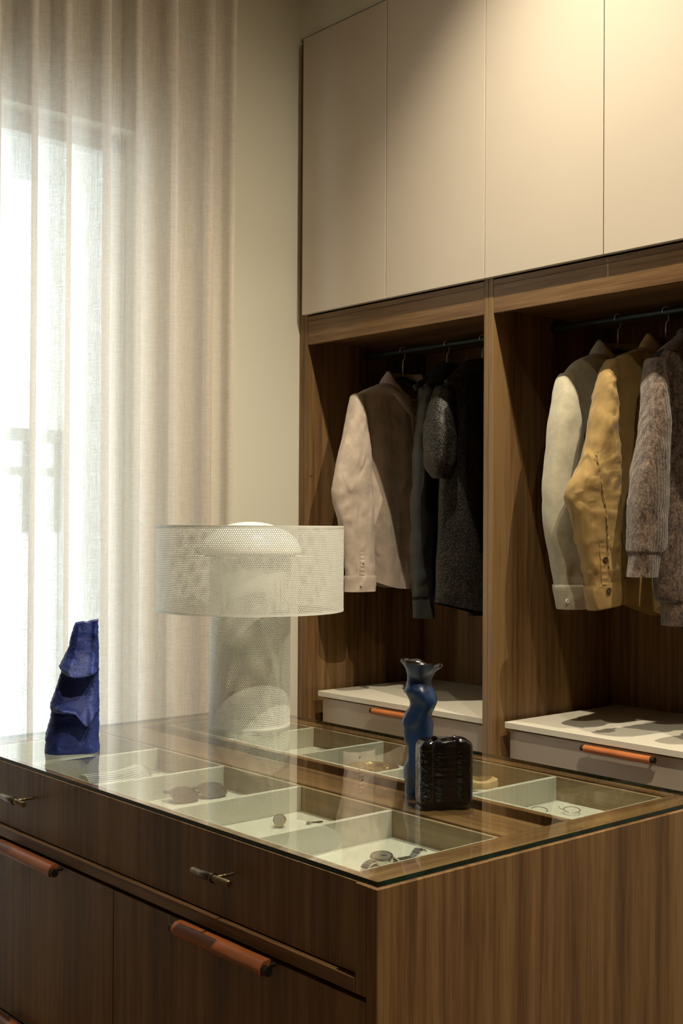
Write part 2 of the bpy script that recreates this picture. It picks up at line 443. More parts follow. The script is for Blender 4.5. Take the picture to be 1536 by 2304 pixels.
def shell(g, rows, nr, na, seed, wr=.004, ws=16, fold=0.0, fk=40, e=.8, zs=.5, vneck=0.0):
    """loft of flattened sections; row = (z, v_left, v_right, half_thickness, n_offset)"""
    R = []
    for z, a, b, th, no in interp(rows, nr):
        c, hw = (a + b) / 2, (b - a) / 2; ring = []
        low = max(0, min(1, (rows[0][0] - z) / (rows[0][0] - rows[-1][0])))
        for k in range(na):
            q = 2 * PI * k / na; cs, sn = math.cos(q), math.sin(q)
            v = c + hw * math.copysign(abs(cs) ** e, cs); n = no + th * math.copysign(abs(sn) ** e, sn)
            pq = Vector((v * 1.1 + z * .55 + seed, n + seed * 2.3, z * zs * 1.5 - v * .5))
            w = .55 * fbm((v + seed, n * 1.0 + seed * 2.3, z * zs), ws, 3) + .9 * (.35 - abs(noise.noise(pq * ws * .9))) + .35 * (.3 - abs(noise.noise(pq * ws * 2.1)))
            n += wr * w + fold * low * math.sin(v * fk + seed + 1.5 * math.sin(z * 3 + seed)) * (1 if sn >= 0 else .6)
            v += wr * .5 * fbm((v, seed * 3.1, z * zs), ws * .8, 2)
            low2 = max(0, 1 - (rows[0][0] - z) / .075) if vneck else 0
            ring.append(g.P(n, v, z - (vneck * low2 * max(0, sn) ** .7 * math.exp(-(v / .075) ** 2) if vneck else 0)))
        R.append(ring)
    return R
def mirrored(rows): return [(z, -b, min(-a, .292), t, n) for z, a, b, t, n in rows]   # far sleeve, kept off the back panel
def disc(g, n, v, z, r, name, mat, parent):
    c = g.P(n, v, z)
    R = []
    for rr, dn in ((r * .55, .0012), (r * .8, .002), (r, .0016), (r, -.002)):
        R.append([c + g.n * dn + g.d * (rr * math.cos(2 * PI * k / 16)) + Vector((0, 0, rr * math.sin(2 * PI * k / 16))) for k in range(16)])
    return B().rings(R).build(name, mat, parent, 40)
def collar(g, c, z, rn, rv, stand, drop, point, mat, parent, gap=.35, name='collar', fd=.028):
    """shirt collar: stand and turned-down flap with points at the front (+n)"""
    R = []; K = 49
    for k in range(K):
        q = gap + (2 * PI - 2 * gap) * k / (K - 1)       # angle from the front
        f = abs(k / (K - 1) * 2 - 1)                     # 1 at the points
        cn, sv = math.cos(q), math.sin(q)
        zz = z - fd * max(0, cn) ** 1.3
        top = zz + stand * (1 - .15 * f)
        dr = drop + point * max(0, (f - .72) / .28) ** 1.3
        def pt(rad, h, extra=0): return g.P(rn * cn * rad + extra, c + rv * sv * rad, h)
        wob = .0025 * math.sin(k * .9)
        R.append([pt(1.0, zz - .012), pt(1.01, top), pt(1.06, top + .004), pt(1.13, top - .004),
                  pt(1.30 + .10 * f, top - dr * .55, wob), pt(1.40 + .16 * f, top - dr, wob * 1.5), pt(1.34 + .16 * f, top - dr - .002, wob), pt(1.10, top - .014)])
    return B().rings(R, True, True, True).build(name, mat, parent, True)
def cloth(name, c, rough=.85, var=.12, vs=25, bs=900, bstr=.25, bd=.0008, wr=18, wstr=.35, sheen=.15, spec=.25, metal=0, stretch=(1, 1, .45)):
    """woven cloth: fine weave plus soft crease relief"""
    mt, t, p, out = nt(name); v = coords(t); vc = coords(t, stretch)
    a = tuple(x * (1 - var) for x in c); b = tuple(min(1, x * (1 + var)) for x in c)
    t.links.new(ramp(t, nz(t, v, vs, 4), [(.35, a), (.65, b)]), p.inputs['Base Color'])
    p.inputs['Roughness'].default_value = rough; p.inputs['Specular IOR Level'].default_value = spec; p.inputs['Metallic'].default_value = metal
    if sheen: p.inputs['Sheen Weight'].default_value = sheen
    b1 = bump(t, nz(t, v, bs, 2), p, bstr, bd)
    b2 = N(t, 'ShaderNodeBump'); b2.inputs['Strength'].default_value = wstr; b2.inputs['Distance'].default_value = .010
    rn = N(t, 'ShaderNodeTexNoise', noise_type='RIDGED_MULTIFRACTAL'); rn.inputs['Scale'].default_value = wr; rn.inputs['Detail'].default_value = 2.5; rn.inputs['Distortion'].default_value = .6
    t.links.new(vc, rn.inputs['Vector']); t.links.new(rn.outputs['Fac'], b2.inputs['Height']); t.links.new(b2.outputs['Normal'], b1.inputs['Normal'])
    MATS[name] = mt; return mt
shirt_m = cloth('pink_cotton', (.58, .46, .37), wr=22, wstr=.8)
leath_m = cloth('black_leather', (.022, .024, .021), .42, .3, bs=300, bstr=.2, wr=26, wstr=.6, sheen=0, spec=.5)
rib_m = cloth('black_rib_knit', (.018, .018, .016), .9, .2, bs=500, stretch=(1, 1, .05), wr=120, wstr=.4)
grey_m = cloth('stone_suede', (.46, .41, .30), .95, .07, vs=60, bs=700, bstr=.3, wr=10, wstr=.35, sheen=.3)
must_m = cloth('mustard_canvas', (.34, .215, .075), .8, .14, vs=18, bs=900, wr=24, wstr=.85)
def knit_sparkle():
    mt, t, p, out = nt('black_metallic_knit'); v = coords(t)
    vo = N(t, 'ShaderNodeTexVoronoi'); vo.inputs['Scale'].default_value = 300; t.links.new(v, vo.inputs['Vector'])
    t.links.new(ramp(t, vo.outputs['Distance'], [(.16, (.24, .20, .15)), (.36, (.008, .007, .007))]), p.inputs['Base Color'])
    p.inputs['Roughness'].default_value = .45; p.inputs['Metallic'].default_value = .3
    b = bump(t, vo.outputs['Distance'], p, .5, .002); b.invert = True
    return mt
knit_m = knit_sparkle()
def mohair():
    mt, t, p, out = nt('brown_mohair'); v = coords(t, (1, 1, .6))
    a = nz(t, v, 60, 5, .7, .5); c2 = nz(t, v, 210, 4, .7)
    wv = N(t, 'ShaderNodeTexWave', wave_type='BANDS', bands_direction='Y'); wv.inputs['Scale'].default_value = 34; wv.inputs['Distortion'].default_value = .8; wv.inputs['Detail'].default_value = 2
    t.links.new(coords(t), wv.inputs['Vector'])
    mx = N(t, 'ShaderNodeMath', operation='MULTIPLY'); t.links.new(a, mx.inputs[0]); t.links.new(c2, mx.inputs[1])
    t.links.new(ramp(t, mx.outputs[0], [(.17, (.042, .023, .015)), (.36, (.24, .16, .112))]), p.inputs['Base Color'])
    p.inputs['Roughness'].default_value = 1.0; p.inputs['Sheen Weight'].default_value = .5; p.inputs['Specular IOR Level'].default_value = .1
    ad = N(t, 'ShaderNodeMath', operation='MULTIPLY_ADD'); t.links.new(wv.outputs['Fac'], ad.inputs[0]); ad.inputs[1].default_value = .3; t.links.new(c2, ad.inputs[2])
    bump(t, ad.outputs[0], p, .8, .005)
    return mt
mohair_m = mohair()
fuzz_m = plain('mohair_fuzz', (.27, .18, .125), 1.0, var=.3, vs=50)

def stitched(g, pts, n, name, mat, parent, r=.0011):
    return B().tube([g.P(n, v, z) for v, z in pts], r, 6).build(name, mat, parent, True)

# --- pink shirt
g = G(.215, 5)
hanger(g, 'black hanger with a chrome hook carrying the pink shirt', 2.046, .175)
t = thing('shirt', 'pale pink cotton button-up shirt hanging beside the wardrobe side panel', 'shirt', g.P(0, 0, 1.24))
body = [(2.030, -.060, .085, .050, 0), (2.018, -.078, .10, .056, 0), (1.990, -.150, .165, .052, 0), (1.963, -.208, .226, .040, 0), (1.940, -.214, .232, .040, 0), (1.88, -.195, .215, .046, 0),
        (1.802, -.182, .205, .052, 0), (1.70, -.178, .202, .054, 0), (1.55, -.172, .198, .054, 0), (1.40, -.166, .192, .052, 0), (1.30, -.160, .188, .050, 0)]
R = shell(g, body, 70, 96, 1.3, .005, 11, .010, 46, vneck=.085)
R.append([p + Vector((0, 0, -.040 - .018 * math.cos(2 * PI * (k / 96) * 2 + PI))) for k, p in enumerate(R[-1])])
B().rings(R, False, False).build('body', shirt_m, t, True)
slv = [(1.962, -.224, -.200, .022, .002), (1.95, -.240, -.196, .030, .004), (1.911, -.252, -.196, .036, .010), (1.875, -.264, -.193, .038, .016), (1.805, -.288, -.186, .040, .024), (1.732, -.315, -.180, .040, .03), (1.675, -.330, -.176, .040, .032),
       (1.626, -.342, -.173, .040, .034), (1.580, -.343, -.171, .038, .034), (1.530, -.331, -.167, .037, .034), (1.485, -.317, -.164, .036, .034), (1.404, -.297, -.162, .035, .034), (1.323, -.284, -.162, .034, .034), (1.284, -.280, -.163, .034, .034)]
for rows, sd in ((slv, 4.1), (mirrored(slv), 6.6)):
    s = B().rings(shell(g, rows, 60, 40, sd, .007, 20, 0, e=.85, zs=.7), True, False).build('sleeve', shirt_m, t, True)
    q = 1 if rows is slv else -1
    cf = [(1.296, -.284, -.159, .038, .034), (1.286, -.285, -.158, .039, .034), (1.262, -.284, -.159, .038, .034), (1.2375, -.284, -.160, .037, .034)]
    B().rings(shell(g, cf if q == 1 else mirrored(cf), 12, 40, sd, .003, 20), False, False).build('cuff', shirt_m, s, True)
    if q == 1: near = s
# sleeve placket, its pleats and buttons
R = []
for k in range(30):
    z = 1.395 - k * .0037; c = -.238 + .0 * k; n0 = .072 - .004 * abs(k / 15 - 1) + .0010 * math.sin(k * 1.55)
    hw = .0105
    R.append([g.P(n0 - .014, c - hw, z), g.P(n0, c - hw + .001, z), g.P(n0 + .001, c, z), g.P(n0, c + hw - .001, z), g.P(n0 - .014, c + hw, z)])
B().rings(R, True, True, False).build('sleeve_placket', shirt_m, near, 40)
disc(g, .074, -.236, 1.345, .0045, 'button', pearl_m, near); disc(g, .074, -.246, 1.263, .005, 'button', pearl_m, near)
collar(g, .013, 2.020, .056, .074, .036, .046, .030, shirt_m, t, .26, fd=.095)
pk = [(1.915 - .0172 * k, .018 + .0008 * k) for k in range(40)]
R = []
for z, c in pk:
    n0 = .056 + .006 * math.sin(z * 9)
    R.append([g.P(n0 - .01, c - .017, z), g.P(n0 + .0035, c - .016, z), g.P(n0 + .005, c, z), g.P(n0 + .0035, c + .016, z), g.P(n0 - .01, c + .017, z)])
B().rings(R, True, True, False).build('front_placket', shirt_m, t, 40)
for k in range(6): disc(g, .0615 + .006 * math.sin((1.88 - .1 * k) * 9), .019 + .0043 * k, 1.88 - .1 * k, .005, 'button', pearl_m, t)

# --- black leather jacket
g = G(.446, 5)
hanger(g, 'black hanger with a chrome hook carrying the black leather jacket', 2.056, .15)
t = thing('jacket', 'black leather jacket with ribbed cuff, hanging just behind the pink shirt front', 'jacket', g.P(0, 0, 1.2))
body = [(2.055, -.045, .050, .045, 0), (2.04, -.06, .065, .052, 0), (2.01, -.095, .105, .055, 0), (1.985, -.118, .130, .05, 0), (1.95, -.125, .14, .05, 0), (1.85, -.118, .14, .055, 0), (1.65, -.112, .14, .055, 0), (1.40, -.105, .14, .05, 0), (1.27, -.10, .14, .05, 0)]
B().rings(shell(g, body, 50, 60, 8.1, .006, 14, .006, 40), True, False).build('body', leath_m, t, True)
B().rings(shell(g, [(1.275, -.102, .142, .052, 0), (1.215, -.098, .138, .048, 0)], 6, 60, 8.1, .003, 14), False, False).build('hem_band', rib_m, t, True)
slv = [(1.985, -.120, -.085, .03, .004), (1.96, -.126, -.078, .036, .01), (1.926, -.135, -.077, .038, .02), (1.877, -.149, -.090, .038, .03), (1.766, -.171, -.103, .038, .035), (1.608, -.182, -.098, .038, .035), (1.451, -.185, -.091, .04, .035), (1.325, -.182, -.080, .04, .035), (1.262, -.181, -.088, .038, .035), (1.228, -.176, -.098, .034, .035)]
for rows, sd in ((slv, 3.7), (mirrored(slv), 5.2)):
    B().rings(shell(g, rows, 60, 36, sd, .010, 24, 0, zs=.8), True, False).build('sleeve', leath_m, t, True)
    c = [(1.236, -.174, -.100, .031, .035), (1.20, -.174, -.094, .030, .035), (1.152, -.173, -.086, .030, .035)]
    B().rings(shell(g, c if rows is slv else mirrored(c), 10, 36, sd, .003, 40), False, False).build('rib_cuff', rib_m, t, True)
collar(g, .02, 2.045, .040, .040, .030, .028, .004, leath_m, t, .5)

# --- black glitter knit
g = G(.62, 8)
hanger(g, 'black hanger beside the middle divider carrying the black glitter top', 2.060, .16)
t = thing('knit_top', 'black puff-sleeved knit top flecked with metallic dots, next to the middle divider', 'top', g.P(0, 0, 1.17))
body = [(2.062, -.055, .065, .045, 0), (2.044, -.085, .095, .05, 0), (2.00, -.135, .15, .05, 0), (1.957, -.172, .185, .045, 0), (1.90, -.178, .19, .05, 0), (1.752, -.172, .185, .055, 0), (1.62, -.178, .185, .056, 0), (1.452, -.184, .19, .055, 0), (1.30, -.193, .195, .055, 0), (1.235, -.199, .20, .055, 0)]
R = shell(g, body, 60, 80, 2.9, .006, 14, .010, 34)
R.append([p + Vector((0, 0, -.020 - .045 * min(1, max(0, ((p - g.o).dot(g.d) + .2) / .2)))) for p in R[-1]])
B().rings(R, True, False).build('body', knit_m, t, True)
slv = [(1.960, -.190, -.150, .03, .004), (1.939, -.209, -.145, .04, .01), (1.877, -.237, -.150, .052, .02), (1.801, -.261, -.152, .056, .03), (1.71, -.266, -.152, .056, .03), (1.672, -.257, -.160, .045, .03), (1.640, -.236, -.185, .028, .03)]
for rows, sd in ((slv, 1.7), (mirrored(slv), 5.9)):
    B().rings(shell(g, rows, 40, 40, sd, .012, 26, 0, zs=.25), True, True).build('puff_sleeve', knit_m, t, True)

# --- stone overshirt
g = G(1.198, 12)
hanger(g, 'black hanger with a chrome hook carrying the stone overshirt', 2.046, .18)
t = thing('overshirt', 'stone grey suede overshirt with a silver snap on its cuff', 'overshirt', g.P(0, 0, 1.22))
body = [(2.040, -.062, .070, .048, 0), (2.027, -.081, .088, .054, 0), (1.997, -.158, .165, .050, 0), (1.965, -.200, .205, .042, 0), (1.936, -.212, .215, .042, 0), (1.85, -.190, .195, .05, 0), (1.70, -.182, .19, .055, 0), (1.50, -.178, .186, .055, 0), (1.30, -.172, .18, .05, 0), (1.235, -.170, .178, .05, 0)]
B().rings(shell(g, body, 56, 80, 12.4, .005, 9, .007, 36, vneck=.07), False, False).build('body', grey_m, t, True)
slv = [(1.950, -.222, -.190, .024, .002), (1.932, -.240, -.190, .032, .006), (1.891, -.258, -.192, .040, .014), (1.854, -.270, -.190, .042, .022), (1.793, -.285, -.186, .044, .028), (1.689, -.298, -.181, .044, .03), (1.605, -.310, -.178, .044, .03), (1.544, -.311, -.176, .044, .03), (1.464, -.306, -.174, .042, .03), (1.388, -.288, -.171, .040, .03), (1.322, -.271, -.167, .038, .03), (1.288, -.265, -.165, .037, .03)]
for rows, sd in ((slv, 9.2), (mirrored(slv), 7.3)):
    B().rings(shell(g, rows, 50, 40, sd, .006, 13, 0, zs=.45), True, False).build('sleeve', grey_m, t, True)
    c = [(1.302, -.268, -.161, .041, .03), (1.292, -.269, -.160, .042, .03), (1.260, -.262, -.159, .041, .03), (1.232, -.256, -.158, .040, .03), (1.2265, -.253, -.160, .038, .03)]
    c = c if rows is slv else mirrored(c)
    B().rings(shell(g, c, 14, 40, sd, .002, 20), False, False).build('cuff', grey_m, t, True)
disc(g, .066, -.253, 1.254, .0066, 'snap_button', snap_m, t)
collar(g, 0, 2.026, .052, .068, .038, .046, .03, grey_m, t, .34, fd=.07)
# chest pocket with flap
B().rings([[g.P(.060 + .004 * math.sin(v * 36 + 12.4), v, z) for v, z in ((-.150, zz), (-.045, zz))] + [g.P(.052, -.045, zz), g.P(.052, -.150, zz)] for zz in (1.795, 1.76, 1.66)], True, True).build('chest_pocket', grey_m, t)
B().rings([[g.P(.066, v, z) for v, z in ((-.153, 1.80), (-.042, 1.80))] + [g.P(.055, -.042, 1.80), g.P(.055, -.153, 1.80)], [g.P(.067, v, z) for v, z in ((-.153, 1.755), (-.042, 1.755))] + [g.P(.055, -.042, 1.755), g.P(.055, -.153, 1.755)]], True, True).build('pocket_flap', grey_m, t)

# --- mustard jacket
g = G(1.375, 17)
hanger(g, 'black hanger with a chrome hook carrying the mustard jacket', 2.050, .18)
t = thing('jacket', 'mustard yellow canvas jacket with dark buttons on its cuff', 'jacket', g.P(0, 0, 1.19))
body = [(2.044, -.052, .065, .046, 0), (2.032, -.062, .075, .052, 0), (2.005, -.140, .15, .05, 0), (1.987, -.180, .187, .045, 0), (1.968, -.203, .208, .040, 0), (1.90, -.200, .206, .045, 0), (1.80, -.182, .195, .05, 0), (1.70, -.172, .19, .052, 0), (1.50, -.168, .185, .052, 0), (1.33, -.163, .18, .05, 0), (1.275, -.162, .18, .05, 0)]
R = shell(g, body, 64, 84, 21.4, .007, 11, .008, 38, vneck=.07)
R.append([p + Vector((0, 0, -.020 - .05 * min(1, max(0, ((p - g.o).dot(g.d) + .165) / .15)))) for p in R[-1]])
B().rings(R, False, False).build('body', must_m, t, True)
slv = [(1.978, -.212, -.190, .020, .002), (1.965, -.226, -.192, .028, .006), (1.925, -.246, -.200, .036, .012), (1.870, -.267, -.206, .042, .02), (1.783, -.295, -.209, .046, .03), (1.706, -.317, -.207, .046, .032), (1.636, -.348, -.204, .046, .034), (1.590, -.380, -.202, .044, .034), (1.560, -.384, -.200, .044, .034), (1.528, -.370, -.199, .044, .034), (1.447, -.347, -.196, .043, .034), (1.383, -.328, -.192, .042, .034), (1.328, -.314, -.189, .042, .034), (1.300, -.306, -.188, .041, .034)]
for rows, sd in ((slv, 31.2), (mirrored(slv), 17.3)):
    B().rings(shell(g, rows, 90, 56, sd, .013, 22, 0, zs=.8), True, False).build('sleeve', must_m, t, True)
    c = [(1.319, -.311, -.184, .045, .034), (1.302, -.311, -.183, .046, .034), (1.270, -.305, -.183, .045, .034), (1.249, -.302, -.183, .044, .034), (1.2455, -.300, -.185, .041, .034), (1.262, -.297, -.188, .038, .034)]
    c = c if rows is slv else mirrored(c)
    R = shell(g, c, 18, 48, sd, .002, 20)
    R = [[p + g.d * 0 + Vector((0, 0, .012 * ((p - g.o).dot(g.d) + .24) / .06)) for p in r] for r in R] if rows is slv else R
    B().rings(R, False, False).build('cuff', must_m, t, True)
disc(g, .082, -.279, 1.384, .0075, 'button', button_m, t); disc(g, .083, -.268, 1.294, .0080, 'button', button_m, t)
seam = []
for k in range(46):
    q = k / 45; z = 1.690 - .330 * q; v = -.343 + .034 * q + .018 * math.sin(q * 2.4)
    seam.append(g.P(.080 + .004 * math.sin(q * PI), v + .03, z))
B().tube(seam, [.0022 + .0014 * math.sin(k * 2.3) for k in range(46)], 6).build('elbow_seam', must_m, t, True)
R = []
for k in range(24):
    z = 1.43 - k * .0052; c = -.286 + .0005 * k; n0 = .076 + .0012 * math.sin(k * 1.7)
    R.append([g.P(n0 - .015, c - .0125, z), g.P(n0, c - .011, z), g.P(n0 + .0015, c, z), g.P(n0, c + .011, z), g.P(n0 - .015, c + .0125, z)])
B().rings(R, True, True, False).build('sleeve_placket', must_m, t, 40)
collar(g, .006, 2.030, .052, .064, .036, .046, .03, must_m, t, .36, fd=.07)

# --- brown mohair sweater
g = G(1.50, 13)
hanger(g, 'black hanger furthest along the rail carrying the brown sweater', 2.058, .18)
t = thing('sweater', 'fuzzy brown mohair sweater with ribbed cuff beside the mustard jacket', 'sweater', g.P(0, 0, 1.18))
body = [(2.060, -.060, .065, .045, 0), (2.048, -.08, .085, .055, 0), (2.013, -.131, .14, .062, 0), (1.985, -.165, .17, .06, 0), (1.955, -.186, .19, .055, 0), (1.90, -.186, .19, .062, 0), (1.75, -.165, .18, .062, 0), (1.59, -.155, .17, .064, 0), (1.45, -.165, .18, .066, 0), (1.33, -.178, .19, .066, 0), (1.27, -.165, .18, .07, 0), (1.254, -.148, .165, .066, 0), (1.19, -.140, .16, .062, 0)]
b1 = shell(g, body, 64, 84, 5.4, .008, 16, .006, 30)
B().rings(b1, True, False).build('body', mohair_m, t, True)
slv = [(1.968, -.200, -.165, .03, .004), (1.952, -.217, -.170, .04, .01), (1.906, -.228, -.178, .046, .02), (1.864, -.238, -.183, .048, .03), (1.797, -.249, -.186, .05, .038), (1.731, -.261, -.185, .05, .04), (1.663, -.277, -.186, .052, .04), (1.607, -.291, -.187, .052, .04), (1.532, -.299, -.188, .052, .04), (1.466, -.304, -.190, .05, .04), (1.412, -.305, -.195, .048, .04), (1.398, -.301, -.208, .042, .04), (1.336, -.306, -.221, .040, .04)]
s1 = shell(g, slv, 60, 44, 2.2, .008, 22, 0, zs=.6)
B().rings(s1, True, False).build('sleeve', mohair_m, t, True)
B().rings(shell(g, mirrored(slv), 60, 44, 3.3, .008, 22, 0, zs=.6), True, False).build('sleeve', mohair_m, t, True)
R = []
for k in range(37):
    q = 2 * PI * k / 36; R.append([g.P(.055 * math.cos(q) * s, .002 + .07 * math.sin(q) * s, 2.052 - .03 * max(0, math.cos(q)) + h) for s, h in ((1.12, -.012), (1.18, .004), (1.08, .014), (.98, .004))])
B().rings(R, False, False).build('neck_band', mohair_m, t, True)
fz = B()
for R_, cnt in ((b1, 4200), (s1, 4200)):
    for _ in range(cnt):
        i = random.randrange(1, len(R_) - 1); j = random.randrange(len(R_[0]))
        p = R_[i][j]; q = R_[i][(j + 1) % len(R_[0])]; d = R_[i + 1][j]
        nn = (q - p).cross(d - p)
        if nn.length < 1e-9: continue
        nn = nn.normalized(); c = sum(R_[i], Vector()) / len(R_[i])
        if nn.dot(p - c) < 0: nn = -nn
        base = p.lerp(q, random.random()).lerp(d, random.random() * .8) - nn * .001
        tip = base + (nn + Vector((random.uniform(-1, 1), random.uniform(-1, 1), random.uniform(-1, 1))) * .9).normalized() * random.uniform(.003, .009)
        sd = (tip - base).orthogonal().normalized() * .00022
        fz.add([base - sd, base + sd, tip], [(0, 1, 2)])
setp(fz.build('mohair_fuzz', fuzz_m, t), kind='stuff')

# ------------------------------------------------------------------ island
IX0, IX1, IY0, IY1, GZ = .700, 2.2125, -1.6560, -.7600, .950
t = thing('island', 'walnut dressing island with jewellery drawers under its glass top', 'island', (1.45, -1.2, 0))
isl = t
B().box(IX1 - .024, IX1, IY0, IY1, .0, .9415, .0012).build('end_panel', wood_v, t)
B().box(IX0, IX0 + .024, IY0, IY1, .0, .9415, .0012).build('end_panel', wood_v, t)
B().box(IX1 - .0495, IX1 - .0245, IY0 + .0005, IY0 + .03, .7755, .9415, .001).build('stile', wood_v, t)
B().box(IX0 + .0245, IX0 + .0495, IY0 + .0005, IY0 + .03, .7755, .9415, .001).build('stile', wood_v, t)
B().box(IX0 + .05, IX1 - .05, IY0, IY0 + .03, .7755, .7985, .001).build('front_rail', wood_h, t)
B().box(IX0 + .024, IX1 - .024, IY0 + .050, IY1 - .022, .08, .768).build('carcass', dark_m, t)
B().box(IX0 + .024, IX1 - .024, IY0 + .06, IY1 - .02, .0, .08).build('plinth', dark_m, t)
dF = B().box(IX0 + .0525, IX1 - .0525, IY0 + .009, -1.6100, .8005, .9405, .001).build('top_drawer', wood_v, t)
def tbar(x):
    y, z = -1.690, .8825
    s = B().tube([(x + .008, IY0 + .010, z), (x + .008, y, z)], .0026, 10).build('handle_stem', bronze_m, dF, 40)
    B().tube([(x - .055, y, z), (x - .053, y, z), (x + .053, y, z), (x + .055, y, z)], [.0052, .0062, .0062, .0052], 20).build('handle_bar', bronze_m, dF, 40)
    B().tube([(x - .030, y, z), (x - .029, y, z), (x + .006, y, z), (x + .007, y, z)], [.0066, .0074, .0074, .0066], 24).build('handle_sleeve', bronze_d, dF, 40)
    B().tube([(x + .0072, y, z), (x + .0098, y, z)], .0086, 24).build('handle_ring', bronze_d, dF, 40)
tbar(1.833); tbar(1.090)
XM = (IX0 + IX1) / 2
for a, b, hx in ((IX0 + .0255, XM - .0013, 1.131), (XM + .0013, IX1 - .0255, 1.847)):
    for z0, z1 in ((.392, .7675), (.085, .3875)):
        d = B().box(a, b, IY0 + .001, IY0 + .022, z0, z1, .001).build('deep_drawer', wood_v, t)
        pull(d, hx - .141, hx + .141, -1.684, z1 - .003, IY0, leather_d, True, .0082)
B().box(IX0 + .0245, IX1 - .0245, IY1 - .021, IY1 - .0005, .085, .885, .001).build('rear_panel', wood_v, t)
# top framing round the two jewellery drawers
B().box(2.122, IX1 - .0245, IY0 + .031, IY1 - .001, .86, .9412, .001).build('top_frame', wood_y, t)
B().box(IX0 + .0245, .744, IY0 + .031, IY1 - .001, .86, .9412, .001).build('top_frame', wood_y, t)
B().box(.7445, 2.1215, -1.2765, -1.166, .86, .9412, .001).build('top_beam', wood_h, t)
B().box(.7445, 2.1215, -.7895, IY1 - .001, .8855, .9412, .001).build('top_frame', wood_h, t)
B().box(.7445, 2.1215, -1.095, -1.077, .80, .9375, .001).build('rear_drawer_edge', wood_h, t)
for ya, yb, nm in ((-1.6095, -1.277, 'front'), (-1.0765, -.79, 'rear')):
    B().box(.7445, 2.1215, ya, yb, .880, .8875).build('tray_floor', tray_m, t)
    B().box(.7445, 2.1215, yb - .008, yb, .8875, .9375, .0006).build('tray_back_wall', light_wood, t)
    B().box(.7445, 2.1215, ya, ya + .008, .8875, .9375, .0006).build('tray_front_wall', tray_m, t)
    for x in (.7505, 1.0225, 1.2965, 1.5705, 1.8445, 2.1155):
        B().box(x - .0058, x + .0058, ya + .0085, yb - .0085, .8875, .9372, .0006).build('tray_divider', tray_m, t)
# glass sheet
gx0, gx1, gy0, gy1, gt = IX0 + .003, 2.2058, -1.6495, IY1 - .003, GZ - .0080
me = mesh([(gx0, gy0, gt), (gx1, gy0, gt), (gx1, gy1, gt), (gx0, gy1, gt), (gx0, gy0, GZ), (gx1, gy0, GZ), (gx1, gy1, GZ), (gx0, gy1, GZ)],
          [(4, 5, 6, 7), (3, 2, 1, 0), (0, 1, 5, 4), (1, 2, 6, 5), (2, 3, 7, 6), (3, 0, 4, 7)])
for q in (glass_m, under_m, edge_m): me.materials.append(q)
for i, pz in enumerate(me.polygons): pz.material_index = 0 if i == 0 else (1 if i == 1 else 2)
setp(link('glass_top', me, None), 'clear glass sheet with green edges lying on the walnut island', 'glass top')

# ------------------------------------------------------------------ perforated lamp
def perf(r, z0, z1, N_, hole):
    p = 2 * PI * r / N_; Rh = p / math.sqrt(3); dz = 1.5 * Rh; M = int((z1 - z0 - Rh) / dz)
    z0 = z0 + ((z1 - z0) - (M - 1) * dz) / 2
    vs, fs, idx = [], [], {}
    def P(x, z): a = x / r; return (r * math.cos(a), r * math.sin(a), z)
    hv = [(0, 2), (-1, 1), (-1, -1), (0, -2), (1, -1), (1, 1)]
    for j in range(M):
        for i in range(N_):
            cx = 2 * i + (j % 2); cz = 3 * j; out, inn = [], []
            for a, b in hv:
                key = ((cx + a) % (2 * N_), cz + b)
                if key not in idx: idx[key] = len(vs); vs.append(P(key[0] * p / 2, z0 + key[1] * Rh / 2))
                out.append(idx[key])
            for a, b in hv:
                L = math.hypot(a * p / 2, b * Rh / 2)
                inn.append(len(vs)); vs.append(P(cx * p / 2 + a * p / 2 / L * hole, z0 + cz * Rh / 2 + b * Rh / 2 / L * hole))
            for k in range(6):
                q = (k + 1) % 6; fs.append((out[k], out[q], inn[q], inn[k]))
    return vs, fs
LX, LY = .940, -.947
t = thing('table_lamp', 'white perforated metal table lamp with a drum shade and domed diffuser', 'lamp', (LX, LY, GZ))
def perf_part(name, r, z0, z1, n, hole):
    vs, fs = perf(r, z0, z1, n, hole)
    me = mesh([(x + LX, y + LY, z) for x, y, z in vs], fs); o = link(name, me, lampw_m, t)
    md = o.modifiers.new('sheet', 'SOLIDIFY'); md.thickness = .0009; md.offset = -1
    return o
ST, SB, SR, TR = 1.4765, 1.2520, .2470, .1070
s = perf_part('shade', SR, SB + .001, ST - .001, 290, .00176)
def ring(name, r, z, h, par, th=.0016):
    return B().lathe((LX, LY, z), [(r, -h / 2), (r, h / 2), (r - th, h / 2), (r - th, -h / 2), (r, -h / 2)], 128, False, False).build(name, lampw_m, par, 40)
ring('shade_rim', SR + .0004, ST - .0028, .0056, t); ring('shade_rim', SR + .0004, SB + .0028, .0056, t)
perf_part('tube_base', TR, GZ + .002, 1.402, 124, .00180)
ring('base_rim', TR + .0004, GZ + .0031, .006, t); ring('base_rim', TR + .0004, 1.399, .006, t)
prof = []
for k in range(15):
    a = k / 14 * PI / 2; prof.append((.136 * math.cos(a) + .0005, 1.400 + .086 * math.sin(a)))
B().lathe((LX, LY, 0), prof + [(.0, 1.486)], 64, True, False).build('dome_diffuser', opal_m, t, True)
for k in range(3):
    a = k * 2 * PI / 3 + .4
    B().tube([(LX + .10 * math.cos(a), LY + .10 * math.sin(a), 1.396), (LX + .246 * math.cos(a), LY + .246 * math.sin(a), 1.396)], .0022, 8).build('shade_arm', lampw_m, t, True)

